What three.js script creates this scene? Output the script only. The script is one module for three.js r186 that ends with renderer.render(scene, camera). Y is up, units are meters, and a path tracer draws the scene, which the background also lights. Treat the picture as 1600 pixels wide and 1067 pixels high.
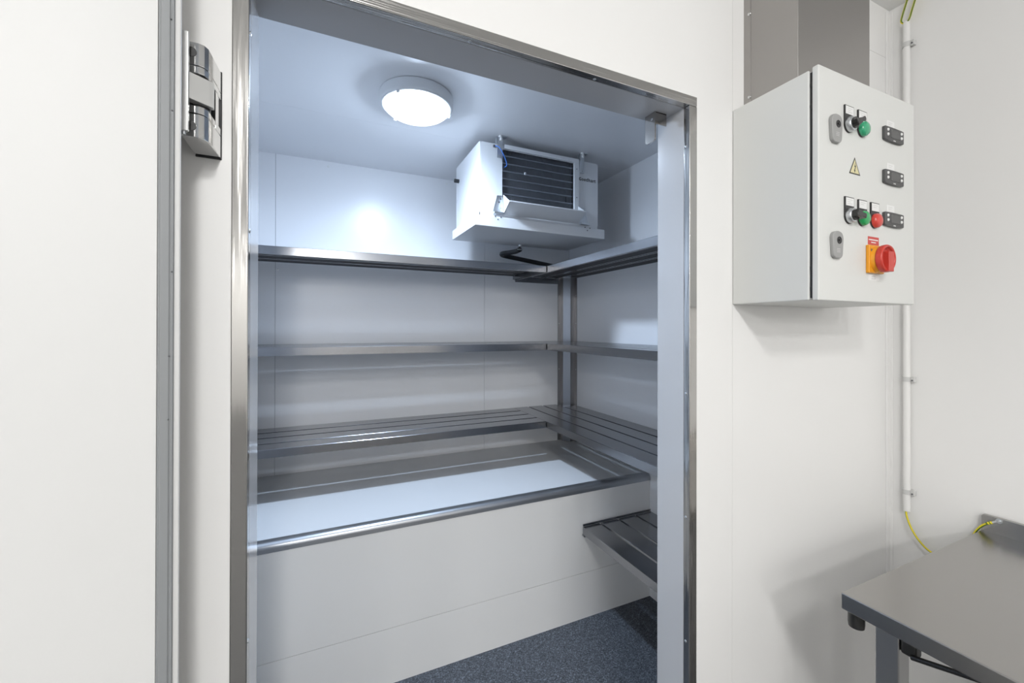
import * as THREE from 'three';
import { RoundedBoxGeometry } from 'three/addons/geometries/RoundedBoxGeometry.js';
import { mergeGeometries } from 'three/addons/utils/BufferGeometryUtils.js';
import { RectAreaLightUniformsLib } from 'three/addons/lights/RectAreaLightUniformsLib.js';
import { FontLoader } from 'three/addons/loaders/FontLoader.js';
import { TextGeometry } from 'three/addons/geometries/TextGeometry.js';

// ---------------------------------------------------------------- camera, light, exposure
const scene = new THREE.Scene();
scene.background = new THREE.Color(0x000000);
const camera = new THREE.PerspectiveCamera(2 * Math.atan(533.5 / 652.03) * 180 / Math.PI, 1600 / 1067, 0.05, 30);
camera.position.set(0, 1.55, 0);
camera.rotation.set(0.0029, -0.4270, 0.0022, 'YXZ');
camera.setViewOffset(1600, 1067, 0, 21.94, 1600, 1067);     // shift lens, level camera
camera.updateProjectionMatrix();
const renderer = new THREE.WebGLRenderer();
renderer.toneMapping = THREE.LinearToneMapping;
renderer.toneMappingExposure = 1.0;
renderer.shadowMap.enabled = true;
RectAreaLightUniformsLib.init();

const ROOM_LAMP = { down: 4.0, side: 3.65, color: [1.0, 0.992, 0.975] };       // round lamps on the outer room's ceiling, two rows behind the camera
const ROOM_SPOTS = [[0, 1.02], [0, 2.1], [-0.1, 4.3], [-0.1, 6.6], [-2.1, 2.1], [-2.1, 4.3], [-2.1, 6.6]];  // last three: unseen left row added to brighten the right wall
const LAMP = { down: 8.0, side: 0.85, color: [0.64, 0.79, 1.0] };          // round lamp of the cold room: flat dome, mostly downward

// ---------------------------------------------------------------- helpers
let seed = 7;
const rnd = () => { seed = (seed * 1664525 + 1013904223) >>> 0; return seed / 4294967296; };
const taken = new Map();
function numbered(n) { const k = taken.get(n) ?? 0; taken.set(n, k + 1); return k ? `${n}_${String(k).padStart(3, '0')}` : n; }
function shade(m) { m.castShadow = true; m.receiveShadow = true; return m; }
function thing(name, label, category, pos = [0, 0, 0], group) {
  const g = new THREE.Group(); g.name = numbered(name); g.position.set(...pos);
  g.userData = { label, category }; if (group) g.userData.group = group;
  scene.add(g); return g;
}
function structure(name, pos = [0, 0, 0], label, category) {
  const g = new THREE.Group(); g.name = name; g.position.set(...pos); g.userData = { kind: 'structure' };
  if (label) { g.userData.label = label; g.userData.category = category; }
  scene.add(g); return g;
}
// geometry is given in world metres; it is moved into the parent thing's frame
function part(parent, name, geo, mat, label) {
  const m = shade(new THREE.Mesh(geo, mat)); m.name = name;
  let p = parent; const off = new THREE.Vector3();
  while (p && p !== scene) { off.add(p.position); p = p.parent; }
  if (!geo.userData.local) { geo = geo.index || true ? geo.clone() : geo; geo.translate(-off.x, -off.y, -off.z); m.geometry = geo; }
  if (label) m.userData.label = label;
  parent.add(m); return m;
}
const bx = (x0, x1, y0, y1, z0, z1, r = 0) => {
  const w = Math.abs(x1 - x0), h = Math.abs(y1 - y0), d = Math.abs(z1 - z0);
  const g = r > 0 ? new RoundedBoxGeometry(w, h, d, 2, Math.min(r, w * .49, h * .49, d * .49)) : new THREE.BoxGeometry(w, h, d);
  return g.translate((x0 + x1) / 2, (y0 + y1) / 2, (z0 + z1) / 2);
};
const merge = (...gs) => mergeGeometries(gs.flat().map((g) => { const n = g.index ? g.toNonIndexed() : g; for (const k of Object.keys(n.attributes)) if (!['position', 'normal', 'uv'].includes(k)) n.deleteAttribute(k); return n; }));
// cylinder between two points
function rod(a, b, r, seg = 20, r2 = r) {
  const A = new THREE.Vector3(...a), B = new THREE.Vector3(...b), d = B.clone().sub(A);
  const g = new THREE.CylinderGeometry(r2, r, d.length(), seg);
  g.applyQuaternion(new THREE.Quaternion().setFromUnitVectors(new THREE.Vector3(0, 1, 0), d.clone().normalize()));
  return g.translate((A.x + B.x) / 2, (A.y + B.y) / 2, (A.z + B.z) / 2);
}
const tube = (pts, r, seg = 40, rs = 10) => new THREE.TubeGeometry(new THREE.CatmullRomCurve3(pts.map((p) => new THREE.Vector3(...p))), seg, r, rs);
// plan polygon [x, z] extruded upwards
function planPrism(pts, y0, y1, bevel = 0) {
  const s = new THREE.Shape(pts.map(([x, z]) => new THREE.Vector2(x, -z)));
  const g = new THREE.ExtrudeGeometry(s, { depth: y1 - y0 - 2 * bevel, bevelEnabled: bevel > 0, bevelThickness: bevel, bevelSize: bevel, bevelOffset: -bevel, bevelSegments: 2, curveSegments: 12 });
  g.rotateX(-Math.PI / 2); return g.translate(0, y0 + bevel, 0);
}
// profile [z, y] extruded along x
function alongX(pts, x0, x1, bevel = 0) {
  const s = new THREE.Shape(pts.map(([z, y]) => new THREE.Vector2(-z, y)));
  const g = new THREE.ExtrudeGeometry(s, { depth: x1 - x0 - 2 * bevel, bevelEnabled: bevel > 0, bevelThickness: bevel, bevelSize: bevel, bevelOffset: -bevel, bevelSegments: 2, curveSegments: 10 });
  g.rotateY(Math.PI / 2); return g.translate(x0 + bevel, 0, 0);
}
// profile [x, y] extruded along z from z0 (back) to z1 (front)
function alongZ(ptsOrShape, z0, z1, bevel = 0, curve = 14) {
  const s = Array.isArray(ptsOrShape) ? new THREE.Shape(ptsOrShape.map(([x, y]) => new THREE.Vector2(x, y))) : ptsOrShape;
  const g = new THREE.ExtrudeGeometry(s, { depth: z1 - z0 - 2 * bevel, bevelEnabled: bevel > 0, bevelThickness: bevel, bevelSize: bevel, bevelOffset: -bevel, bevelSegments: 3, curveSegments: curve });
  return g.translate(0, 0, z0 + bevel);
}
const discZ = (x, y, z0, z1, r, seg = 32, r2 = r) => new THREE.CylinderGeometry(r2, r, z1 - z0, seg).rotateX(Math.PI / 2).translate(x, y, (z0 + z1) / 2);
// lathe around an axis along +z through (x, y, z): profile [radius, forward]
const latheZ = (prof, x, y, z, seg = 32) => new THREE.LatheGeometry(prof.map(([r, h]) => new THREE.Vector2(r, h)), seg).rotateX(Math.PI / 2).translate(x, y, z);

// ---------------------------------------------------------------- textures and materials
function dataTex(w, h, fn, srgb, rx = 1, ry = 1) {
  const d = new Uint8Array(w * h * 4);
  for (let y = 0; y < h; y++) for (let x = 0; x < w; x++) { const c = fn(x, y); const i = 4 * (y * w + x); d[i] = c[0]; d[i + 1] = c[1]; d[i + 2] = c[2]; d[i + 3] = 255; }
  const t = new THREE.DataTexture(d, w, h); t.wrapS = t.wrapT = THREE.RepeatWrapping; t.magFilter = THREE.LinearFilter; t.minFilter = THREE.LinearFilter;
  if (srgb) t.colorSpace = THREE.SRGBColorSpace; t.repeat.set(rx, ry); t.needsUpdate = true; return t;
}
function smooth(w, h, cx, cy) {           // tiling value noise on a cx x cy lattice
  const L = Array.from({ length: cx * cy }, rnd);
  return (x, y) => {
    const fx = x / w * cx, fy = y / h * cy, ix = Math.floor(fx), iy = Math.floor(fy);
    const s = (t) => t * t * (3 - 2 * t), u = s(fx - ix), v = s(fy - iy), at = (a, b) => L[(b % cy) * cx + (a % cx)];
    return (at(ix, iy) * (1 - u) + at(ix + 1, iy) * u) * (1 - v) + (at(ix, iy + 1) * (1 - u) + at(ix + 1, iy + 1) * u) * v;
  };
}
const std = (r, g, b, rough, metal = 0, extra = {}) => new THREE.MeshPhysicalMaterial({ color: new THREE.Color().setRGB(r, g, b), roughness: rough, metalness: metal, ...extra });

const nA = smooth(256, 256, 3, 14), nB = smooth(256, 256, 9, 40);
const waveTex = dataTex(256, 256, (x, y) => { const v = 255 * (.7 * nA(x, y) + .3 * nB(x, y)); return [v, v, v]; });
const nC = smooth(256, 256, 256, 4), nD = smooth(256, 256, 128, 3);
const brushTex = dataTex(256, 256, (x, y) => { const v = 150 + 90 * (.6 * nC(x, y) + .4 * nD(x, y)); return [v, v, v]; });
const nE = smooth(512, 512, 230, 230), nF = smooth(512, 512, 512, 512);
const floorTex = dataTex(512, 512, (x, y) => { const v = nE(x, y) * .55 + nF(x, y) * .45; const k = 48 + 60 * v + (v > .72 ? 34 : 0) - (v < .25 ? 24 : 0); return [k * .95, k, k * 1.08]; }, true, 2.2, 2.6);
const floorBump = dataTex(512, 512, (x, y) => { const v = 255 * (nE(x, y) * .6 + nF(x, y) * .4); return [v, v, v]; }, false, 2.2, 2.6);

const M = {
  wall: std(.815, .81, .80, .42),
  coldWall: std(.81, .815, .83, .3),
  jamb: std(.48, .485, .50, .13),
  ceiling: std(.85, .85, .845, .6),
  outerFloor: std(.11, .11, .11, .6),
  coldFloor: new THREE.MeshStandardMaterial({ map: floorTex, bumpMap: floorBump, bumpScale: .0006, roughness: .75 }),
  benchPanel: std(.85, .85, .84, .32),
  benchTop: std(.68, .69, .70, .3),
  bench: std(.46, .475, .50, .36, .9),
  frameSteel: std(.50, .49, .475, .13, 1, { bumpMap: waveTex, bumpScale: .0004 }),
  steel: std(.50, .495, .49, .28, 1),
  shelf: std(.32, .325, .34, .24, 1),
  tableSteel: std(.42, .41, .395, .24, 1),
  duct: std(.40, .385, .37, .42, 1),
  chrome: std(.66, .66, .655, .1, 1),
  zinc: std(.62, .64, .66, .38, 1),
  hingeGrey: std(.66, .66, .65, .35, .6),
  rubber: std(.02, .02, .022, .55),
  black: std(.018, .018, .018, .4),
  blackGloss: std(.02, .02, .02, .18),
  gasket: std(.24, .25, .258, .5),
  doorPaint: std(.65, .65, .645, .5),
  cabinet: std(.68, .685, .665, .42),
  plastic: std(.78, .775, .76, .4),
  clip: std(.58, .58, .57, .5),
  unit: std(.70, .71, .725, .3),
  coilDark: std(.03, .035, .045, .6, .3),
  fin: std(.38, .40, .44, .4, .8),
  coilTube: std(.34, .36, .40, .35, 1),
  upright: std(.30, .30, .31, .28, 1),
  polished: std(.46, .44, .42, .12, 1),
  lampWhite: std(.82, .83, .84, .35),
  cable: std(.06, .19, .60, .4),
  lockGrey: std(.33, .33, .325, .5),
  ctl: std(.07, .07, .071, .45),
  screen: std(.075, .075, .075, .15),
  white: std(.80, .80, .79, .5),
  ink: std(.12, .12, .13, .6),
  green: std(.035, .34, .17, .25, 0, { clearcoat: .5 }),
  green2: std(.015, .33, .09, .25, 0, { clearcoat: .5 }),
  red: std(.62, .055, .04, .3, 0, { clearcoat: .4 }),
  isoRed: std(.56, .05, .035, .35),
  orange: std(.80, .33, .015, .4),
  labelRed: std(.55, .07, .06, .5),
  hazard: std(.70, .64, .38, .5),
};
const wireTex = dataTex(16, 64, (x, y) => (y % 32 < 13 ? [70, 105, 28] : [226, 208, 44]), true, 1, 1);
M.earth = new THREE.MeshStandardMaterial({ map: wireTex, roughness: .45 });
const glow = new THREE.MeshStandardMaterial({ color: 0xffffff, emissive: new THREE.Color().setRGB(1, 1, 1), emissiveIntensity: 2.2, roughness: .4 });
const lampGlow = new THREE.MeshStandardMaterial({ color: 0xffffff, emissive: new THREE.Color().setRGB(.93, .97, 1), emissiveIntensity: 2.4, roughness: .3 });

// ---------------------------------------------------------------- key dimensions (metres)
const ZW = -.883, ZC = -.902, ZI = -1.005;          // partition: outer skin, core, inner face
const OL = -.1213, OR = .9607, OT = 2.196;          // doorway
const XL = -.45, XR = 1.736, ZB = -2.747, CY = 2.555; // cold room
const RX = 2.04, RL = -3.2, RZ = 7.6, RY = 2.809;     // outer room

// ---------------------------------------------------------------- outer room
{
  let g = structure('floor'); part(g, 'floor_slab', bx(RL, RX, -.1, 0, ZI, RZ), M.outerFloor);
  g = structure('ceiling');
  part(g, 'ceiling_panel', bx(RL, RX, RY, RY + .08, ZW - .02, RZ), M.ceiling);
  // partition wall with the doorway
  g = structure('wall_front');
  const J = 1.1425, HY = 2.6176, gap = .0005;
  // skin panels proud of the core by 19 mm, joints left open
  part(g, 'panel', merge(bx(RL, -.148, 0, RY, ZC, ZW), bx(-.148, .9905, 2.2235, RY, ZC, ZW), bx(.9905, J - gap, 0, RY, ZC, ZW)), M.wall);
  part(g, 'panel', bx(J + gap, RX, 0, HY - gap, ZC, ZW), M.wall);
  part(g, 'panel', bx(J + gap, RX, HY + gap, RY, ZC, ZW), M.wall);
  part(g, 'joint_strip', merge(bx(J - .006, J + .006, 0, RY, ZC - .001, ZW - .0012), bx(J, RX, HY - .006, HY + .006, ZC - .001, ZW - .0016)), M.wall);
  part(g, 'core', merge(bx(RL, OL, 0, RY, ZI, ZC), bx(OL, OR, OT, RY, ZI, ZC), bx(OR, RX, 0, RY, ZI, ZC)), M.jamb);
  g = structure('wall_right'); part(g, 'panel', bx(RX, RX + .1, 0, RY, ZI, RZ), M.wall);
  g = structure('wall_left'); part(g, 'panel', bx(RL - .1, RL, 0, RY, ZI, RZ), M.wall);
  g = structure('wall_back'); part(g, 'panel', bx(RL, RX, 0, RY, RZ, RZ + .1), M.wall);
  // vertical cove strip in the corner
  const t = structure('trim_2', [RX, 0, ZW]);
  part(t, 'cove_strip', merge(bx(2.012, RX, 0, RY - .01, ZW, ZW + .004, .0015), bx(2.036, RX, 0, RY - .01, ZW, ZW + .012, .0015)), M.wall);
}
// round opal lamps on the outer ceiling (unseen, behind the photographer; left row added for light)
for (const [x, z] of ROOM_SPOTS) {
  const t = thing('opal_ceiling_lamp', 'large round unseen opal lamp on the ceiling of the outer room', 'lamp', [x, RY, z], 'ceiling lamps of the outer room');
  const lathe = (pts) => new THREE.LatheGeometry(pts.map(([r, y]) => new THREE.Vector2(r, y)), 48).translate(x, 0, z);
  part(t, 'base', lathe([[0, RY - .002], [.20, RY - .002], [.203, RY - .008], [.20, RY - .02], [.19, RY - .022]]), M.white);
  const dome = []; for (let i = 0; i <= 14; i++) { const a = i / 14 * Math.PI / 2; dome.push([.195 * Math.cos(a), RY - .02 - .13 * Math.sin(a)]); }
  part(t, 'diffuser', lathe(dome), glow);
  const c = new THREE.Color().setRGB(...ROOM_LAMP.color);
  const l = new THREE.PointLight(c, ROOM_LAMP.side, 0, 2); l.position.set(0, -.085, 0); l.castShadow = true; l.shadow.radius = 6; t.add(l);
  const d = new THREE.SpotLight(c, ROOM_LAMP.down, 0, 1.54, 1, 2); d.position.set(0, -.09, 0); d.target.position.set(0, -1, 0); d.castShadow = true; d.shadow.radius = 8; t.add(d, d.target);
}

// ---------------------------------------------------------------- cold room shell
{
  let g = structure('floor_cold_room'); part(g, 'floor_coating', bx(XL, XR, -.1, 0.001, ZB, ZI), M.coldFloor);
  g = structure('ceiling_cold_room');
  const JZ = -2.136, gp = .0006;
  part(g, 'ceiling_panel', bx(XL - .1, XR + .1, CY, CY + .1, JZ + gp, ZI), M.coldWall);
  part(g, 'ceiling_panel', bx(XL - .1, XR + .1, CY, CY + .1, ZB - .1, JZ - gp), M.coldWall);
  part(g, 'backing', bx(XL, XR, CY + .004, CY + .02, JZ - .03, JZ + .03), M.coldWall);
  g = structure('wall_cold_room_back');
  const js = [XL - .1, -.246, 1.037, XR + .1], gap = .0009;
  for (let i = 0; i < 3; i++) part(g, 'panel', bx(js[i] + gap, js[i + 1] - gap, 0, CY, ZB - .06, ZB), M.coldWall);
  part(g, 'backing', bx(XL - .1, XR + .1, 0, CY, ZB - .1, ZB - .004), M.gasket);
  const cap = (x, y) => latheZ([[0, .0035], [.004, .003], [.0065, .0012], [.007, 0]], x, y, ZB, 16);
  for (const [x, y] of [[.031, 2.5255], [-.234, 1.888], [.763, 2.528]]) part(g, 'screw_cap', cap(x, y), M.white);
  g = structure('wall_cold_room_right'); part(g, 'panel', bx(XR, XR + .1, 0, CY, ZB, ZI), M.coldWall);
  part(g, 'screw_cap', new THREE.SphereGeometry(.007, 14, 8).scale(.45, 1, 1).translate(XR, 2.529, -2.3414), M.white);
  g = structure('wall_cold_room_left'); part(g, 'panel', bx(XL - .1, XL, 0, CY, ZB, ZI), M.coldWall);
}

// ---------------------------------------------------------------- stainless frame round the doorway
{
  const t = structure('trim_1', [.42, 0, -.88]);
  const r = .0022, z0 = ZC, z1 = -.88;
  part(t, 'post', bx(-.148, OL, 0, OT - .0006, z0, z1, r), M.frameSteel);
  part(t, 'post', bx(OR, .9905, 0, OT - .0006, z0, z1, r), M.frameSteel);
  part(t, 'head_rail', bx(-.148, .9905, OT, 2.2237, z0, z1, r), M.frameSteel);
  const s = (x, y, z) => new THREE.SphereGeometry(.0042, 12, 8).scale(.4, 1, 1).translate(x, y, z);
  for (const y of [2.0804, 1.3626, 1.0049, .6463]) part(t, 'screw', s(OR, y, -.8935), M.zinc);
  for (const y of [2.0889, 1.7274, .9793]) part(t, 'screw', s(OL, y, -.8935), M.zinc);
  for (const x of [.30, .64]) part(t, 'screw', new THREE.SphereGeometry(.0042, 12, 8).scale(1, .4, 1).translate(x, OT, -.8935), M.zinc);
}

// ---------------------------------------------------------------- open cold-room door with gasket
{
  // inner face towards the room; leaf runs from the hinge edge along D, face normal N
  const D = new THREE.Vector3(-.951, 0, .309).normalize(), N = new THREE.Vector3(.309, 0, .951).normalize();
  const P = new THREE.Vector3(-.187, 0, -.75);
  const t = structure('door_1', [P.x, 0, P.z], 'thick white insulated cold-room door standing open beside its steel hinge', 'door');
  t.rotation.y = Math.atan2(-D.z, D.x);            // local +x runs along the leaf, local +z is -N or N
  const sgn = new THREE.Vector3(0, 0, 1).applyAxisAngle(new THREE.Vector3(0, 1, 0), t.rotation.y).dot(N) > 0 ? 1 : -1;
  const local = (name, g, m, label) => { const o = shade(new THREE.Mesh(g, m)); o.name = name; if (label) o.userData.label = label; t.add(o); return o; };
  const zb = (a, b) => [Math.min(a * sgn, b * sgn), Math.max(a * sgn, b * sgn)];
  let [a, b] = zb(-.07, 0);
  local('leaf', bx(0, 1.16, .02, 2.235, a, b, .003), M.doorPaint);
  // gasket profile: base strip with two ridges, set 10 mm in from the edge
  [a, b] = zb(0, .004);
  local('gasket', merge(bx(.0078, .0258, .03, 2.22, a, b, .001), bx(.0086, .0112, .03, 2.22, ...zb(0, .0052), .001), bx(.0125, .0240, .03, 2.22, ...zb(0, .0056), .002)), M.gasket, 'grey rubber sealing strip');
  for (const y of [.52, .93, 1.42, 1.51, 1.63, 1.86, 1.99]) local('screw', new THREE.SphereGeometry(.0012, 8, 6).translate(.0098 + .004 * rnd(), y, .0052 * sgn), M.ink);
  // raised inner panel
  [a, b] = zb(0, .003);
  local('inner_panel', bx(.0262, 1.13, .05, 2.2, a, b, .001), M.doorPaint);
}
// ---------------------------------------------------------------- hinge on the wall
{
  const t = thing('door_hinge', 'polished chrome rising hinge bolted to the white wall beside the steel frame', 'hinge', [-.184, 1.845, -.88]);
  const B = [[-.200, ZW], [-.163, ZW], [-.1634, -.868], [-.1672, -.812], [-.1712, -.804], [-.178, -.8005], [-.200, -.8005]];
  const inner = [[-.200, ZW], [-.1645, ZW], [-.1645, -.846], [-.200, -.846]];
  part(t, 'wall_pad', bx(-.200, -.1620, 1.8462, 2.001, ZW, ZW + .003, .001), M.rubber, 'black rubber pad');
  const up = part(t, 'upper_knuckle', planPrism(B, 1.9625, 1.998, .0012), M.chrome);
  const ucap = part(t, 'upper_collar', planPrism(B, 1.950, 1.9615, .0012), M.chrome);
  const lo = part(t, 'lower_knuckle', planPrism(B, 1.8485, 1.886, .0012), M.chrome);
  part(t, 'lower_collar', planPrism(B, 1.887, 1.899, .0012), M.chrome);
  part(t, 'back_plate', planPrism(inner, 1.8865, 1.950, .001), M.chrome);
  part(up, 'bolt_hole', discZ(-.188, 1.982, -.801, -.7998, .0075, 24), M.black, 'black socket');
  part(lo, 'bolt_hole', discZ(-.188, 1.866, -.801, -.7998, .0075, 24), M.black, 'black socket');
  part(t, 'pivot_bush', rod([-.181, 1.897, -.822], [-.181, 1.956, -.822], .0145, 28), M.blackGloss, 'black plastic bush');
  // arm from pivot to the plate on the door edge
  const arm = [[-.1605, -.812], [-.1655, -.8075], [-.191, -.7875], [-.200, -.7985], [-.170, -.8235], [-.1612, -.820]];
  part(t, 'arm', planPrism(arm, 1.9045, 1.9455, .001), M.hingeGrey, 'satin grey arm');
  part(t, 'door_plate', bx(-.1985, -.1865, 1.850, 2.002, -.787, -.781, .001), M.hingeGrey, 'satin grey plate');
  part(t, 'grub_screw', rod([-.1925, 1.852, -.785], [-.1925, 1.845, -.785], .0022, 12), M.zinc);
}
// ---------------------------------------------------------------- striker bracket in the top corner of the doorway
{
  const t = thing('striker_bracket', 'small brushed steel angle bracket hanging under the top of the doorway', 'bracket', [.91, 2.196, -.96]);
  const sh = new THREE.Shape(); // side plate in (z, y)
  const z0 = -.9905, z1 = -.950, y0 = 2.110, y1 = 2.196, r = .014;
  sh.moveTo(-z1, y1); sh.lineTo(-z0, y1); sh.lineTo(-z0, y0 + r); sh.quadraticCurveTo(-z0, y0, -z0 - r, y0); sh.lineTo(-z1 + r * .6, y0); sh.quadraticCurveTo(-z1, y0, -z1, y0 + r * .6); sh.lineTo(-z1, y1);
  const g = new THREE.ExtrudeGeometry(sh, { depth: .003, bevelEnabled: true, bevelSize: .0006, bevelThickness: .0006, bevelSegments: 2 }).rotateY(Math.PI / 2).translate(.8965, 0, 0);
  part(t, 'side_plate', g, M.polished);
  part(t, 'front_tab', bx(.8965, .942, 2.160, 2.196, -.953, -.9495, .001), M.polished);
  part(t, 'top_flange', bx(.8965, .942, 2.192, 2.196, -.9905, -.9495, .001), M.polished);
  part(t, 'slot', rod([.8952, 2.176, -.962], [.8972, 2.176, -.962], .0045, 14), M.ink);
}

// ---------------------------------------------------------------- round ceiling lamp of the cold room
{
  const cx = .372, cz = -1.82;
  const t = thing('ceiling_lamp', 'glowing round white bulkhead lamp on the cold room ceiling', 'lamp', [cx, CY, cz]);
  const lathe = (pts, seg = 64) => new THREE.LatheGeometry(pts.map(([r, y]) => new THREE.Vector2(r, y)), seg).translate(cx, 0, cz);
  part(t, 'rim', lathe([[.10, CY], [.153, CY], [.1555, CY - .004], [.155, CY - .036], [.150, CY - .046], [.144, CY - .049], [.137, CY - .047]]), M.lampWhite);
  const dome = [];
  for (let i = 0; i <= 16; i++) { const a = i / 16 * Math.PI / 2; dome.push([.139 * Math.cos(a), CY - .045 - .046 * Math.sin(a)]); }
  part(t, 'diffuser', lathe(dome), lampGlow, 'bright white glowing dome');
  for (const a of [2.3, 0.0, -2.1]) part(t, 'clip', bx(-.007, .007, -.012, .012, -.004, .004, .002).rotateY(-a + Math.PI / 2).translate(cx + .146 * Math.cos(a), CY - .047, cz + .146 * Math.sin(a)), M.lampWhite);
  const l = new THREE.PointLight(new THREE.Color().setRGB(...LAMP.color), LAMP.side, 0, 2);
  l.position.set(0, -.074, 0); l.castShadow = true; l.shadow.radius = 2.4; l.shadow.mapSize.set(2048, 2048); t.add(l);
  const d = new THREE.SpotLight(new THREE.Color().setRGB(...LAMP.color), LAMP.down, 0, 1.54, 1, 2);
  d.position.set(0, -.070, 0); d.target.position.set(0, -1, 0); d.castShadow = true; d.shadow.radius = 2.8; d.shadow.mapSize.set(2048, 2048); t.add(d, d.target);
}

// ---------------------------------------------------------------- low bench at the back
{
  const F = -1.871, t = thing('bench', 'low white boxed bench with rounded metal front edge across the back wall', 'bench', [.643, 0, -2.3]);
  part(t, 'front_panel', bx(XL + .002, XR - .002, .2445, .676, F - .03, F - .006), M.benchPanel);
  part(t, 'front_panel', bx(XL + .002, XR - .002, 0.001, .2425, F - .03, F - .006), M.benchPanel);
  part(t, 'core', bx(XL + .002, XR - .002, 0.001, .69, ZB + .002, F - .012), M.gasket);
  part(t, 'top_panel', bx(XL + .002, XR - .002, .69, .705, ZB + .002, F - .01), M.benchTop);
  const nose = [[F - .048, .705], [F - .047, .709], [F - .032, .7105]];
  for (let i = 0; i <= 8; i++) { const a = i / 8 * Math.PI / 2; nose.push([F - .022 + .022 * Math.sin(a), .6885 + .022 * Math.cos(a)]); }
  nose.push([F, .674], [F - .008, .672], [F - .008, .690], [F - .048, .690]);
  part(t, 'edge_profile', alongX(nose, XL + .002, XR - .002), M.bench, 'grey metal bullnose edge');
}

// ---------------------------------------------------------------- slatted shelves
const SZ = -2.262, SX = 1.265;                        // front edges of the back and the right-hand shelves
const SK = .0016, SD = .0105, SL = .013;              // sheet thickness, flange depth, return lip of a slat
function slatX(z0, z1, y, x0, x1, frontDrop) {       // C-channel running along x; front (larger z) flange may be deeper
  const f = frontDrop ?? SD;
  return alongX([[z0, y - .0015], [z0 + .0015, y], [z1 - .0015, y], [z1, y - .0015], [z1, y - f], [z1 - SL, y - f], [z1 - SL, y - f + SK], [z1 - SK, y - f + SK], [z1 - SK, y - SK], [z0 + SK, y - SK], [z0 + SK, y - SD + SK], [z0 + SL, y - SD + SK], [z0 + SL, y - SD], [z0, y - SD]], x0, x1);
}
function slatZ(x0, x1, y, z0, z1, frontDrop) {       // the same running along z; front is the smaller x
  const f = frontDrop ?? SD;
  return alongZ([[x1, y - .0015], [x1 - .0015, y], [x0 + .0015, y], [x0, y - .0015], [x0, y - f], [x0 + SL, y - f], [x0 + SL, y - f + SK], [x0 + SK, y - f + SK], [x0 + SK, y - SK], [x1 - SK, y - SK], [x1 - SK, y - SD + SK], [x1 - SL, y - SD + SK], [x1 - SL, y - SD], [x1, y - SD]], z0, z1);
}
function backShelf(y, label) {
  const t = thing('slatted_shelf', label, 'shelf', [.41, y, -2.5], 'steel shelves of the cold room');
  const n = 4, g = .0125, z0 = ZB + .006, w = (SZ - z0 - g * (n - 1)) / n;
  for (let i = 0; i < n; i++) {
    const a = z0 + i * (w + g), sl = part(t, 'slat', slatX(a, a + w, y, XL + .002, SX - .004, i === n - 1 ? .040 : undefined), M.shelf);
    part(sl, 'shade_strip', bx(XL + .03, SX - .016, y - .0088, y - .0022, a + .003, a + w - .003), M.rubber, 'black strip added for the shade inside the channel');  // black strip added in place of the shade inside the slat
  }
  part(t, 'end_rail', bx(SX - .012, SX - .005, y - .036, y - .0115, z0, SZ - .006), M.shelf);
  part(t, 'end_rail', bx(XL + .002, XL + .03, y - .030, y - .0115, z0, SZ - .006), M.shelf);
}
function sideShelf(y, zBack, label) {
  const t = thing('slatted_shelf', label, 'shelf', [1.5, y, (zBack + ZI) / 2], 'steel shelves of the cold room');
  const n = 4, g = .0125, x1 = XR - .004, w = (x1 - SX - g * (n - 1)) / n, z1 = ZI - .004;
  for (let i = 0; i < n; i++) {
    const a = SX + i * (w + g), zs = zBack + (i === 3 && zBack === ZB ? .113 : .006), sl = part(t, 'slat', slatZ(a, a + w, y, zs, z1, i === 0 ? .040 : undefined), M.shelf);
    part(sl, 'shade_strip', bx(a + .003, a + w - .003, y - .0088, y - .0022, zs + .02, z1 - .03), M.rubber, 'black strip added for the shade inside the channel');  // same added black strip, darkening the slat channel like shade
  }
  part(t, 'end_rail', bx(SX + .003, zBack === ZB ? 1.626 : x1, y - .052, y - .0115, zBack + .012, zBack + .016), M.shelf);
  part(t, 'end_rail', bx(SX + .003, x1, y - .040, y - .0115, z1 - .02, z1 - .016), M.shelf);
  return t;
}
backShelf(1.939, 'topmost slatted steel shelf on the back wall, right under the cooling unit');
backShelf(1.458, 'middle slatted steel shelf on the back wall, between two others');
backShelf(.978, 'lowest slatted steel shelf on the back wall, just above the white bench');
sideShelf(1.939, ZB, 'topmost slatted steel side-wall shelf, level with the cooling unit drain hose');
sideShelf(1.458, ZB, 'middle slatted steel side-wall shelf, second below the cooling unit');
sideShelf(.978, ZB, 'slatted steel side-wall shelf just above the bench, broad dark slats');
{
  const t = sideShelf(.497, -1.871, 'lowest short slatted steel shelf above the dark floor, butting the bench front');
  part(t, 'wall_angle', merge(bx(SX + .003, XR - .004, .4985, .509, -1.8695, -1.866), bx(SX - .001, SX + .02, .449, .458, -1.8695, -1.855)), M.shelf);
}
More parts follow.
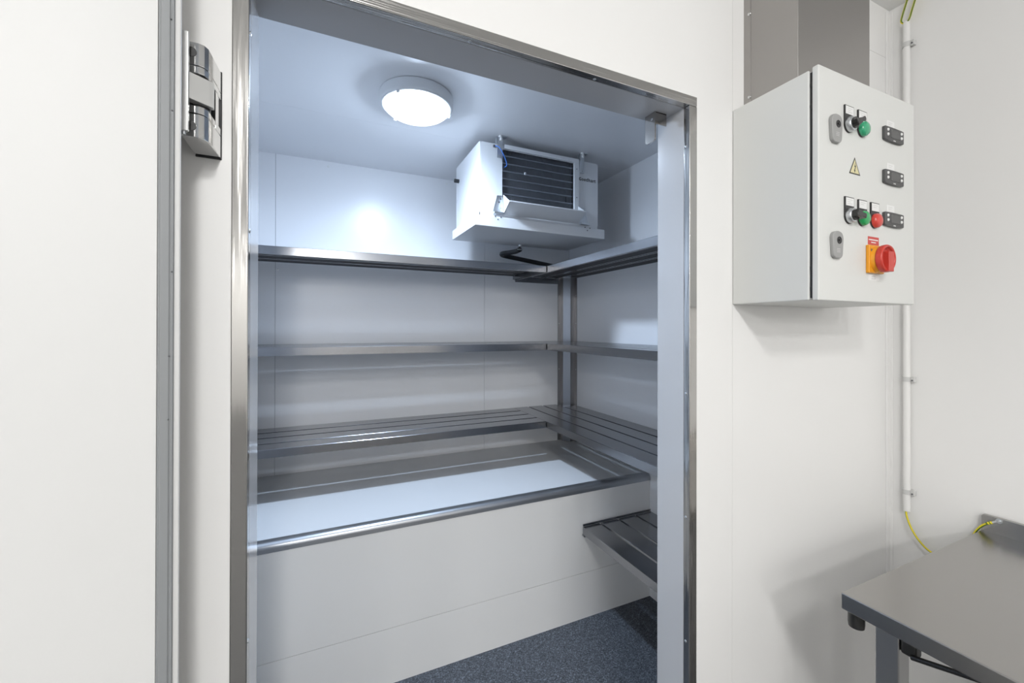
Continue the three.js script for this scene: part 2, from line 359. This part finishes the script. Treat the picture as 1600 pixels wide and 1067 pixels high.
// corner upright carrying the shelves
{
  const t = thing('corner_upright', 'folded stainless corner upright carrying the shelves, standing on the bench', 'upright', [1.70, .705, -2.71]);
  // plan: thin flange on back wall, fold out, diagonal face, fold back, thin flange on side wall
  const plan = [[1.631, ZB + .001], [1.655, ZB + .001], [1.659, ZB + .004], [1.659, ZB + .038], [1.697, ZB + .076], [1.7315, ZB + .076], [1.735, ZB + .080], [1.735, ZB + .108],
    [1.732, ZB + .108], [1.732, ZB + .079], [1.6955, ZB + .079], [1.656, ZB + .0395], [1.656, ZB + .004], [1.631, ZB + .004]];
  part(t, 'profile', planPrism(plan, .706, 2.02), M.upright);
  for (const y of [1.245, 1.59, .86, 1.8]) {
    part(t, 'screw', new THREE.SphereGeometry(.004, 10, 8).scale(1, 1, .5).translate(1.642, y, ZB + .004), M.zinc);
    part(t, 'screw', new THREE.SphereGeometry(.004, 10, 8).scale(.5, 1, 1).translate(1.732, y, ZB + .097), M.zinc);
  }
}

// ---------------------------------------------------------------- cooling unit under the ceiling
const font = await new FontLoader().loadAsync('fonts/droid/droid_sans_bold.typeface.json');
function textMesh(str, x0, x1, y0, z, depth = .0006) {
  const g = new TextGeometry(str, { font, size: 1, depth: .01, curveSegments: 4, bevelEnabled: false });
  g.computeBoundingBox(); const b = g.boundingBox, s = (x1 - x0) / (b.max.x - b.min.x);
  g.translate(-b.min.x, 0, 0); g.scale(s, s, depth / .01); return g.translate(x0, y0, z);
}
{
  const zf = -2.0, zb = -2.41, x0 = .7286, x1 = 1.4565, y0 = 2.126, y1 = 2.5095;
  const t = thing('cooling_unit', 'white box-shaped evaporator cooler with dark finned coil under the ceiling', 'cooling unit', [1.09, 2.07, -2.2]);
  const cl = .853, cr = 1.290, cb = 2.16, ct = 2.4855;
  // casing sides, back and top sheets
  part(t, 'side_panel', bx(x0, x0 + .002, y0, y1, zb, zf - .012, .0008), M.unit);
  part(t, 'side_panel', bx(x1 - .002, x1, y0, y1 - .004, zb, zf - .012, .0008), M.unit);
  part(t, 'back_panel', bx(x0 + .002, x1 - .002, y0, y1, zb, zb + .003), M.unit);
  part(t, 'top_panel', bx(x0 + .002, x1 - .002, y1 - .004, y1 - .002, zb + .003, zf - .004), M.unit);
  // front sheet with the coil opening
  const s = new THREE.Shape(); s.moveTo(x0 + .004, y0); s.lineTo(x1 - .003, y0); s.lineTo(x1 - .003, y1 - .012); s.lineTo(x1 - .014, y1 - .003); s.lineTo(x0 + .012, y1 - .003); s.lineTo(x0 + .004, y1 - .010); s.lineTo(x0 + .004, y0);
  const h = new THREE.Path(); h.moveTo(cl, cb); h.lineTo(cl, ct); h.lineTo(cr, ct); h.lineTo(cr, cb); h.lineTo(cl, cb); s.holes.push(h);
  const fp = part(t, 'front_panel', alongZ(s, zf - .004, zf, .0008), M.unit);
  part(t, 'corner_edge', bx(x0 - .0008, x0 + .004, y0 + .02, y1 - .006, zf - .012, zf - .001, .001), M.unit);
  part(t, 'corner_edge', bx(x1 - .004, x1 + .0008, y0 + .02, y1 - .006, zf - .012, zf - .001, .001), M.unit);
  part(fp, 'coil_surround', merge(bx(cl + .008, cr + .031, ct + .002, ct + .024, zf, zf + .010, .002), bx(cr, cr + .031, 2.20, ct + .002, zf, zf + .010, .002)), M.unit);
  for (const y of [2.4505, 2.29]) part(fp, 'screw', discZ(cr + .015, y, zf + .010, zf + .011, .003, 12), M.ink);
  part(fp, 'lettering', textMesh('Goedhart', 1.3265, 1.4400, 2.3945, zf), M.black, 'dark blue-black brand lettering');
  // coil: casing, fins, tubes
  const coil = part(t, 'coil', merge(bx(cl - .01, cr + .01, cb - .02, ct + .012, zf - .12, zf - .04)), M.coilDark, 'dark coil block');
  const fins = []; const NF = 58;
  for (let i = 0; i < NF; i++) { const x = cl + (i + .5) * (cr - cl) / NF; fins.push(bx(x - .0008, x + .0008, cb - .01, ct + .005, zf - .045, zf - .014)); }
  const f = part(coil, 'fins', merge(fins), M.fin); f.userData.kind = 'stuff';
  for (let i = 0; i < 8; i++) { const y = 2.459 - .04 * i; part(coil, 'coil_tube', rod([cl - .004, y, zf - .014], [cr + .004, y, zf - .014], .0042, 12), M.coilTube); }
  part(coil, 'sensor_clip', bx(.985, .996, 2.374, 2.390, zf - .016, zf - .006, .002), M.zinc);
  part(coil, 'sensor_clip', bx(1.245, 1.249, 2.262, 2.292, zf - .016, zf - .006, .001), M.rubber);
  // air deflector: sheet with two triangular cheeks
  const A = [zf + .006, 2.143], Bp = [zf + .088, 2.190], C = [zf, 2.249];
  const fl = part(t, 'deflector', merge(
    alongX([[A[0], A[1]], [Bp[0], Bp[1]], [Bp[0] - .001, Bp[1] + .006], [Bp[0] - .004, Bp[1] + .004], [A[0] - .003, A[1] + .004]], .858, 1.316),
    alongX([A, Bp, C], .858, .8598), alongX([A, Bp, C], 1.3142, 1.316)), M.unit);
  part(t, 'mount', bx(1.314, 1.331, 2.205, 2.249, zf, zf + .004, .001), M.unit);
  part(fl, 'pivot_screw', discZ(1.322, 2.236, zf + .004, zf + .010, .005, 14), M.zinc);
  // galvanised brackets left and right of the deflector
  for (const [xa, mir] of [[.828, 1], [1.356, -1]]) {
    const br = part(t, 'deflector_bracket', merge(
      alongZ([[xa - .030 * mir, 2.150], [xa + .030 * mir, 2.143], [xa + .024 * mir, 2.242], [xa - .006 * mir, 2.240]].slice(0, mir > 0 ? 4 : 4), zf + .001, zf + .004),
      bx(Math.min(xa - .030 * mir, xa + .028 * mir), Math.max(xa - .030 * mir, xa + .028 * mir), 2.140, 2.152, zf + .001, zf + .022, .002)), M.zinc);
    if (mir > 0) for (const [dx, y] of [[.004, 2.205], [.017, 2.178], [.013, 2.222]]) part(br, 'rivet', discZ(xa + dx, y, zf + .004, zf + .007, .0042, 12), M.chrome);
  }
  for (const [x, y] of [[.8099, 2.124], [.8417, 2.1225], [.8247, 2.110], [1.3612, 2.123], [1.3947, 2.1215], [1.3775, 2.107]]) part(t, 'screw', discZ(x * .992, y, zf + .0245, zf + .0262, .0036, 10), M.ink);
  // drip tray
  const tray = part(t, 'drip_tray', bx(.694, 1.486, 2.069, 2.1235, -2.374, zf + .025, .003), M.unit);
  part(tray, 'drain_stub', rod([1.12, 2.060, -2.34], [1.12, 2.072, -2.34], .013, 18), M.zinc);
  part(t, 'pipe_stub', rod([.702, 2.415, -2.36], [.730, 2.415, -2.36], .011, 16), M.rubber);
  for (const [y, z] of [[2.30, -2.395], [2.36, -2.05], [2.31, -2.39]]) part(t, 'rivet', new THREE.SphereGeometry(.004, 10, 8).scale(.5, 1, 1).translate(x0, y, z), M.zinc);
  // hangers
  for (const x of [.833, 1.338]) {
    const hg = part(t, 'hanger', merge(bx(x - .016, x + .016, 2.432, 2.540, zf + .0105, zf + .0135, .001), bx(x + .002, x + .044, 2.549, CY, zf - .024, zf + .006, .001), bx(x - .016, x - .013, 2.50, 2.540, zf - .012, zf + .0135)), M.zinc);
    part(hg, 'bolt', rod([x + .006, 2.520, zf + .012], [x + .006, 2.551, zf + .004], .0085, 14), M.plastic, 'white plastic bolt');
    part(hg, 'screw', discZ(x + .002, 2.445, zf + .0135, zf + .016, .004, 10), M.chrome);
  }
  part(t, 'sensor_lead', tube([[.807, 2.492, zf + .006], [.822, 2.484, zf + .022], [.846, 2.452, zf + .024], [.868, 2.424, zf + .012], [.876, 2.402, zf + .002], [.866, 2.396, zf - .012]], .0026, 40, 8), M.cable, 'thin blue cable');
  part(t, 'lead_clip', bx(.799, .812, 2.486, 2.498, zf, zf + .010, .002), M.ink);
}
// black insulated drain hose running from the cooler to the corner
{
  const t = thing('drain_hose', 'black insulated drain hose running below the cooling unit towards the corner', 'hose', [1.12, 2.03, -2.36]);
  part(t, 'hose', tube([[1.12, 2.043, -2.345], [1.118, 2.040, -2.39], [1.10, 2.040, -2.45], [1.073, 2.041, -2.51], [1.095, 2.040, -2.56], [1.25, 2.022, -2.57], [1.45, 2.000, -2.58], [1.60, 1.985, -2.60]], .0150, 90, 14), M.rubber);
  part(t, 'end_collar', new THREE.TorusGeometry(.0155, .002, 8, 24).rotateX(Math.PI / 2).translate(1.12, 2.043, -2.345), M.zinc);
}

// ---------------------------------------------------------------- control cabinet on the wall
{
  const x0 = 1.142, x1 = 1.613, y0 = 1.625, y1 = 2.2195, zf = -.6384;
  const t = thing('control_cabinet', 'light grey wall-mounted electrical control cabinet with switches and red rotary isolator', 'control cabinet', [1.38, y0, -.76]);
  part(t, 'body', bx(x0, x1, y0, y1, ZW, -.6625, .004), M.cabinet);
  part(t, 'door_seal', bx(x0 + .006, x1 - .006, y0 + .006, y1 - .006, -.664, -.653), M.rubber, 'black rubber seal');
  const door = part(t, 'door', bx(x0 - .001, x1 + .001, y0 - .001, y1 + .003, -.6545, zf, .0035), M.cabinet);
  for (const y of [2.180, 2.125, 1.708, 1.655]) part(door, 'hinge_pin', bx(x0 + .003, x0 + .010, y - .006, y + .006, -.662, -.654, .002), M.black);
  // locks
  for (const [cx, top, bot] of [[1.206, 2.105, 2.032], [1.210, 1.804, 1.734]]) {
    const w = .0235, m = (top + bot) / 2, s = new THREE.Shape();
    s.moveTo(cx - w * .62, top - .003); s.quadraticCurveTo(cx, top + .003, cx + w * .62, top - .003); s.quadraticCurveTo(cx + w, top - .009, cx + w, top - .02); s.lineTo(cx + w * .86, bot + .012); s.quadraticCurveTo(cx + w * .8, bot + .002, cx + w * .4, bot); s.lineTo(cx - w * .4, bot); s.quadraticCurveTo(cx - w * .8, bot + .002, cx - w * .86, bot + .012); s.lineTo(cx - w, top - .02); s.quadraticCurveTo(cx - w, top - .009, cx - w * .62, top - .003);
    const lk = part(t, 'lock', alongZ(s, zf, zf + .009, .002), M.lockGrey, 'grey plastic lock');
    part(lk, 'key_hole', merge(latheZ([[.0095, 0], [.0095, .0012], [.0075, .0012], [.0070, 0]], cx + .003, m + .011, zf + .009, 24), discZ(cx + .003, m + .011, zf + .009, zf + .0094, .0072, 24), bx(cx + .000, cx + .006, m + .009, m + .013, zf + .009, zf + .0115)), M.black);
    part(lk, 'maker_mark', merge([0, 1, 2].map((i) => bx(cx - .007, cx + .008, m - .012 - i * .004, m - .0108 - i * .004, zf + .009, zf + .0092))), M.clip);
  }
  // legend holder with push button or selector
  const holder = (parent, cx, top) => {
    const w = .0205, cy = top - .050, s = new THREE.Shape();
    s.moveTo(cx - w, top); s.lineTo(cx + w, top); s.lineTo(cx + w, cy); s.absarc(cx, cy, w, 0, Math.PI, true); s.lineTo(cx - w, top);
    part(parent, 'legend_holder', alongZ(s, zf, zf + .004, .0006), M.black);
    const lg = part(parent, 'legend', bx(cx - w + .0025, cx + w - .0025, top - .0235, top - .0025, zf + .004, zf + .0046), M.white, 'white legend card');
    return cy;
  };
  const group = (name, label) => { const g = new THREE.Group(); g.name = name; g.userData.label = label; t.add(g); return g; };
  const inkLines = (parent, cx, y, n, w) => part(parent, 'print', merge(Array.from({ length: n }, (_, i) => bx(cx - w / 2, cx + w / 2 * (i % 2 ? .3 : 1), y - i * .005 - .0006, y - i * .005 + .0006, zf + .0046, zf + .0048))), M.clip);
  const selector = (cx, top, tilt) => {
    const g = group('selector_switch', 'chrome-ringed selector with black lever'), cy = holder(g, cx, top);
    inkLines(g, cx, top - .008, 3, .024);
    part(g, 'bezel', latheZ([[.0, .012], [.0155, .012], [.0185, .010], [.0195, .004], [.0195, 0]], cx, cy, zf + .004, 36), M.zinc);
    // lever: a waisted bar across the knob
    const s = new THREE.Shape(); s.moveTo(-.013, -.0085); s.quadraticCurveTo(-.016, 0, -.013, .0085); s.quadraticCurveTo(0, .009, .010, .0055); s.lineTo(.025, .0062); s.quadraticCurveTo(.029, 0, .025, -.0062); s.lineTo(.010, -.0055); s.quadraticCurveTo(0, -.009, -.013, -.0085);
    const lv = alongZ(s, 0, .016, .0015).rotateZ(tilt).translate(cx, cy, zf + .014);
    part(g, 'lever', merge(lv, discZ(cx, cy, zf + .012, zf + .020, .0145, 28)), M.blackGloss);
  };
  const button = (cx, top, mat, word) => {
    const g = group('push_button', word + ' push button'), cy = holder(g, cx, top);
    inkLines(g, cx, top - .008, 2, .024);
    part(g, 'cap', latheZ([[0, .0145], [.010, .0135], [.0165, .0105], [.0195, .006], [.0198, 0]], cx, cy, zf + .004, 36), mat);
  };
  selector(1.2695, 2.142, .45); button(1.3315, 2.142, M.green, 'green');
  selector(1.2705, 1.9005, -.12); button(1.3325, 1.9005, M.green2, 'green'); button(1.3935, 1.9005, M.red, 'red');
  // hazard triangle
  {
    const g = group('hazard_sticker', 'pale yellow triangle with black lightning bolt');
    const a = [1.3005, 2.012], b = [1.2745, 1.966], c = [1.3265, 1.966], tri = (k) => { const m = [(a[0] + b[0] + c[0]) / 3, (a[1] + b[1] + c[1]) / 3]; return [a, b, c].map(([x, y]) => [m[0] + (x - m[0]) * k, m[1] + (y - m[1]) * k]); };
    part(g, 'border', alongZ(tri(1), zf, zf + .0004), M.black);
    part(g, 'field', alongZ(tri(.80), zf + .0004, zf + .0006), M.hazard);
    part(g, 'bolt', alongZ([[1.3035, 2.000], [1.2985, 1.986], [1.3015, 1.9865], [1.2985, 1.9775], [1.2965, 1.978], [1.3, 1.9705], [1.3035, 1.978], [1.3012, 1.9775], [1.3060, 1.9905], [1.3025, 1.990]], zf + .0006, zf + .0008), M.black);
  }
  // three temperature controllers with small labels
  for (const yt of [2.1265, 2.0045, 1.8845]) {
    const g = group('controller', 'dark grey digital controller with four round keys');
    const xa = 1.4355, xb = 1.5365, s = new THREE.Shape(), yb = yt - .0425;
    s.moveTo(xa + .003, yt - .003); s.quadraticCurveTo((xa + xb) / 2, yt - .001, xb - .003, yt - .003); s.quadraticCurveTo(xb, yt - .004, xb, yt - .007); s.lineTo(xb, yb + .006); s.quadraticCurveTo(xb, yb + .003, xb - .003, yb + .002); s.quadraticCurveTo((xa + xb) / 2, yb - .003, xa + .003, yb + .002); s.quadraticCurveTo(xa, yb + .003, xa, yb + .006); s.lineTo(xa, yt - .007); s.quadraticCurveTo(xa, yt - .004, xa + .003, yt - .003);
    part(g, 'housing', alongZ(s, zf, zf + .0075, .0012), M.ctl);
    part(g, 'display', bx(xa + .030, xb - .022, yt - .032, yt - .008, zf + .0073, zf + .0083, .0004), M.screen);
    for (const [dx, dy] of [[.016, .012], [.016, .025], [.088, .012], [.088, .025]]) part(g, 'key', latheZ([[0, .0022], [.0032, .0018], [.0044, 0]], xa + dx, yt - dy, zf + .0075, 14), M.white);
    part(g, 'maker_mark', bx(xa + .044, xa + .056, yt - .0405, yt - .0375, zf + .0075, zf + .0078), M.clip);
    const lb = part(g, 'label_card', bx(1.462, 1.501, yt + .001, yt + .0205, zf, zf + .0004), M.white, 'white sticker');
    part(g, 'print', merge([.0145, .0095].map((d, i) => bx(1.469, 1.490 - i * .005, yt + d - .0005, yt + d + .0005, zf + .0004, zf + .0006))), M.clip);
  }
  // rotary isolator
  {
    const g = group('rotary_isolator', 'red rotary handle on an orange-yellow plate');
    const cx = 1.3905, cy = 1.7425;
    part(g, 'base_plate', bx(1.353, 1.428, 1.7045, 1.7815, zf, zf + .009, .0025), M.orange);
    part(g, 'boss', latheZ([[0, .012], [.031, .012], [.0345, .009], [.0365, 0]], cx + .002, cy, zf + .009, 40), M.orange);
    // red ring with a recessed face and a broad grip bar
    part(g, 'ring', latheZ([[.0360, 0], [.0375, .004], [.0375, .012], [.0350, .0155], [.0315, .0150], [.0300, .012], [.0290, .004], [.0, .004]], cx + .002, cy, zf + .020, 44), M.isoRed);
    const gs = new THREE.Shape(); gs.moveTo(-.012, -.036); gs.lineTo(.012, -.036); gs.lineTo(.0125, .014); gs.quadraticCurveTo(.012, .018, .008, .018); gs.lineTo(-.008, .018); gs.quadraticCurveTo(-.012, .018, -.0125, .014); gs.lineTo(-.012, -.036);
    part(g, 'grip', alongZ(gs, 0, .021, .002).translate(cx + .002, cy, zf + .020), M.isoRed);
    part(g, 'padlock_slot', bx(1.3605, 1.3685, 1.7630, 1.7700, zf + .009, zf + .0095), M.ink);
    part(g, 'warning_label', bx(1.364, 1.4185, 1.784, 1.8065, zf, zf + .0004), M.labelRed, 'red label with two white lines');
    part(g, 'print', merge(bx(1.368, 1.4145, 1.7965, 1.7995, zf + .0004, zf + .0006), bx(1.380, 1.403, 1.7895, 1.7922, zf + .0004, zf + .0006)), M.white);
    part(g, 'number_label', bx(1.3655, 1.4205, 1.6860, 1.7015, zf, zf + .0004), M.white, 'white sticker');
    part(g, 'print', merge([1.382, 1.389, 1.396].map((x) => bx(x, x + .005, 1.6945, 1.6985, zf + .0004, zf + .0006)), [1.382, 1.389, 1.396].map((x) => bx(x, x + .005, 1.6885, 1.6925, zf + .0004, zf + .0006))), M.clip);
  }
}
// steel cable duct above the cabinet
{
  const t = thing('cable_duct', 'brushed stainless cable duct rising from the cabinet top to the ceiling', 'duct', [1.37, 2.2195, -.80]);
  const xa = 1.1945, xb = 1.5513, zf = -.7208;
  part(t, 'cover', bx(xa, xb, 2.2205, RY - .002, -.868, zf, .002), M.duct);
  part(t, 'flange', bx(xa - .0015, xb + .0015, 2.2205, RY - .002, ZW, -.8605, .0006), M.duct);
  for (const y of [2.519, 2.2629]) part(t, 'screw', merge(new THREE.SphereGeometry(.006, 14, 10).scale(.7, 1, 1).translate(xa - .0015, y, -.864)), M.chrome);
}

// ---------------------------------------------------------------- conduit with earth wire
{
  const cx = 2.026, cz = -.824, t = thing('conduit', 'thin white plastic conduit pipe running up the side wall', 'conduit', [cx, .861, cz]);
  part(t, 'pipe', rod([cx, .861, cz], [cx, 2.7225, cz], .0108, 24), M.plastic);
}
for (const [y, label] of [[2.6345, 'grey pipe clip holding the conduit above the cabinet'], [1.3613, 'grey pipe clip holding the conduit below the cabinet'], [.9339, 'grey pipe clip near the lower end of the conduit']]) {
  const t = thing('pipe_clip', label, 'pipe clip', [2.03, y, -.82], 'pipe clips on the conduit');
  part(t, 'collar', new THREE.CylinderGeometry(.0132, .0132, .018, 24, 1).translate(2.026, y, -.824), M.clip);
  part(t, 'foot', bx(2.022, RX, y - .010, y + .010, -.812, -.800, .002), M.clip);
  part(t, 'screw', rod([2.019, y - .003, -.806], [2.023, y - .003, -.806], .0028, 10), M.ink);
}
{
  const t = thing('earth_cable', 'yellow-green earth cable looping out of the conduit top to the ceiling', 'cable', [2.026, 2.72, -.82]);
  const g = tube([[2.022, 2.809, -.8185], [2.020, 2.780, -.8260], [2.020, 2.750, -.8345], [2.020, 2.732, -.8375], [2.020, 2.7215, -.832], [2.020, 2.7185, -.8235]], .0032, 50, 10);
  const h = tube([[2.022, 2.809, -.7905], [2.020, 2.785, -.7965], [2.020, 2.750, -.8065], [2.020, 2.733, -.811], [2.020, 2.722, -.8165], [2.020, 2.7185, -.8235]], .0032, 50, 10);
  part(t, 'strand', g, M.earth); part(t, 'strand', h, M.earth);
}
{
  const t = thing('earth_cable', 'yellow-green earth cable hanging from the conduit down to the table backsplash', 'cable', [2.02, .75, -.76]);
  part(t, 'strand', tube([[2.026, .868, -.826], [2.024, .845, -.824], [2.020, .800, -.807], [2.018, .765, -.783], [2.016, .745, -.758], [2.014, .738, -.725], [2.014, .752, -.690], [2.016, .790, -.662], [2.020, .840, -.648], [2.018, .874, -.634], [2.013, .893, -.622], [2.013, .905, -.611]], .0033, 100, 10), M.earth);
}
// ---------------------------------------------------------------- steel worktable
{
  const xa = 1.2103, xb = RX - .004, za = -.625, zb = 1.15, y = .8776;
  const t = thing('worktable', 'grey stainless steel worktable with low backsplash against the side wall', 'table', [1.6, 0, .2]);
  part(t, 'top', bx(xa, xb, y - .041, y, za, zb, .003), M.tableSteel);
  const sh = new THREE.Shape(); const z0 = -za, h = .054, r = .008;      // backsplash in (-z, y)
  sh.moveTo(-zb, y - .001); sh.lineTo(z0, y - .001); sh.lineTo(z0, y + h - r); sh.quadraticCurveTo(z0, y + h, z0 - r, y + h); sh.lineTo(-zb, y + h); sh.lineTo(-zb, y - .001);
  const sp = part(t, 'backsplash', new THREE.ExtrudeGeometry(sh, { depth: .0125, bevelEnabled: true, bevelSize: .0012, bevelThickness: .0012, bevelSegments: 2, bevelOffset: -.0012 }).rotateY(Math.PI / 2).translate(2.021, 0, 0), M.tableSteel);
  part(sp, 'cable_end', rod([2.013, .9055, -.6105], [2.0158, .9135, -.5985], .0042, 12), M.earth, 'yellow-green cable end');
  part(sp, 'ring_lug', merge(rod([2.0158, .9135, -.5985], [2.0185, .9205, -.588], .0034, 12), new THREE.CylinderGeometry(.008, .008, .002, 20).rotateZ(Math.PI / 2).translate(2.0185, .923, -.584)), M.zinc, 'silver cable lug');
  part(sp, 'bolt', merge(rod([2.0175, .923, -.584], [2.0125, .923, -.584], .0058, 6), rod([2.0125, .923, -.584], [2.008, .923, -.584], .003, 12)), M.zinc);
  for (const [lx, lz] of [[1.30, -.594], [1.93, -.594], [1.30, 1.05], [1.93, 1.05]]) {
    const lg = part(t, 'leg', bx(lx, lx + .05, .03, y - .041, lz, lz + .05, .003), M.steel);
    part(lg, 'foot', rod([lx + .025, 0, lz + .025], [lx + .025, .03, lz + .025], .02, 20), M.rubber);
  }
  part(t, 'stop_buffer', merge(rod([1.236, .838, -.603], [1.236, .806, -.603], .0175, 28), rod([1.236, .806, -.603], [1.236, .797, -.603], .0175, 28, .0165)), M.black, 'black rubber buffer');
  part(t, 'brace_clamp', bx(1.302, 1.332, .752, .786, -.5435, -.512, .006), M.black, 'black clamp');
  part(t, 'brace', rod([1.3, .757, -.52], [1.3, .838, -.24], .006, 14), M.blackGloss, 'thin black brace rod');
  part(t, 'frame_rail', bx(1.305, 1.345, y - .085, y - .041, -.544, 1.05), M.steel);
}
renderer.render(scene, camera);
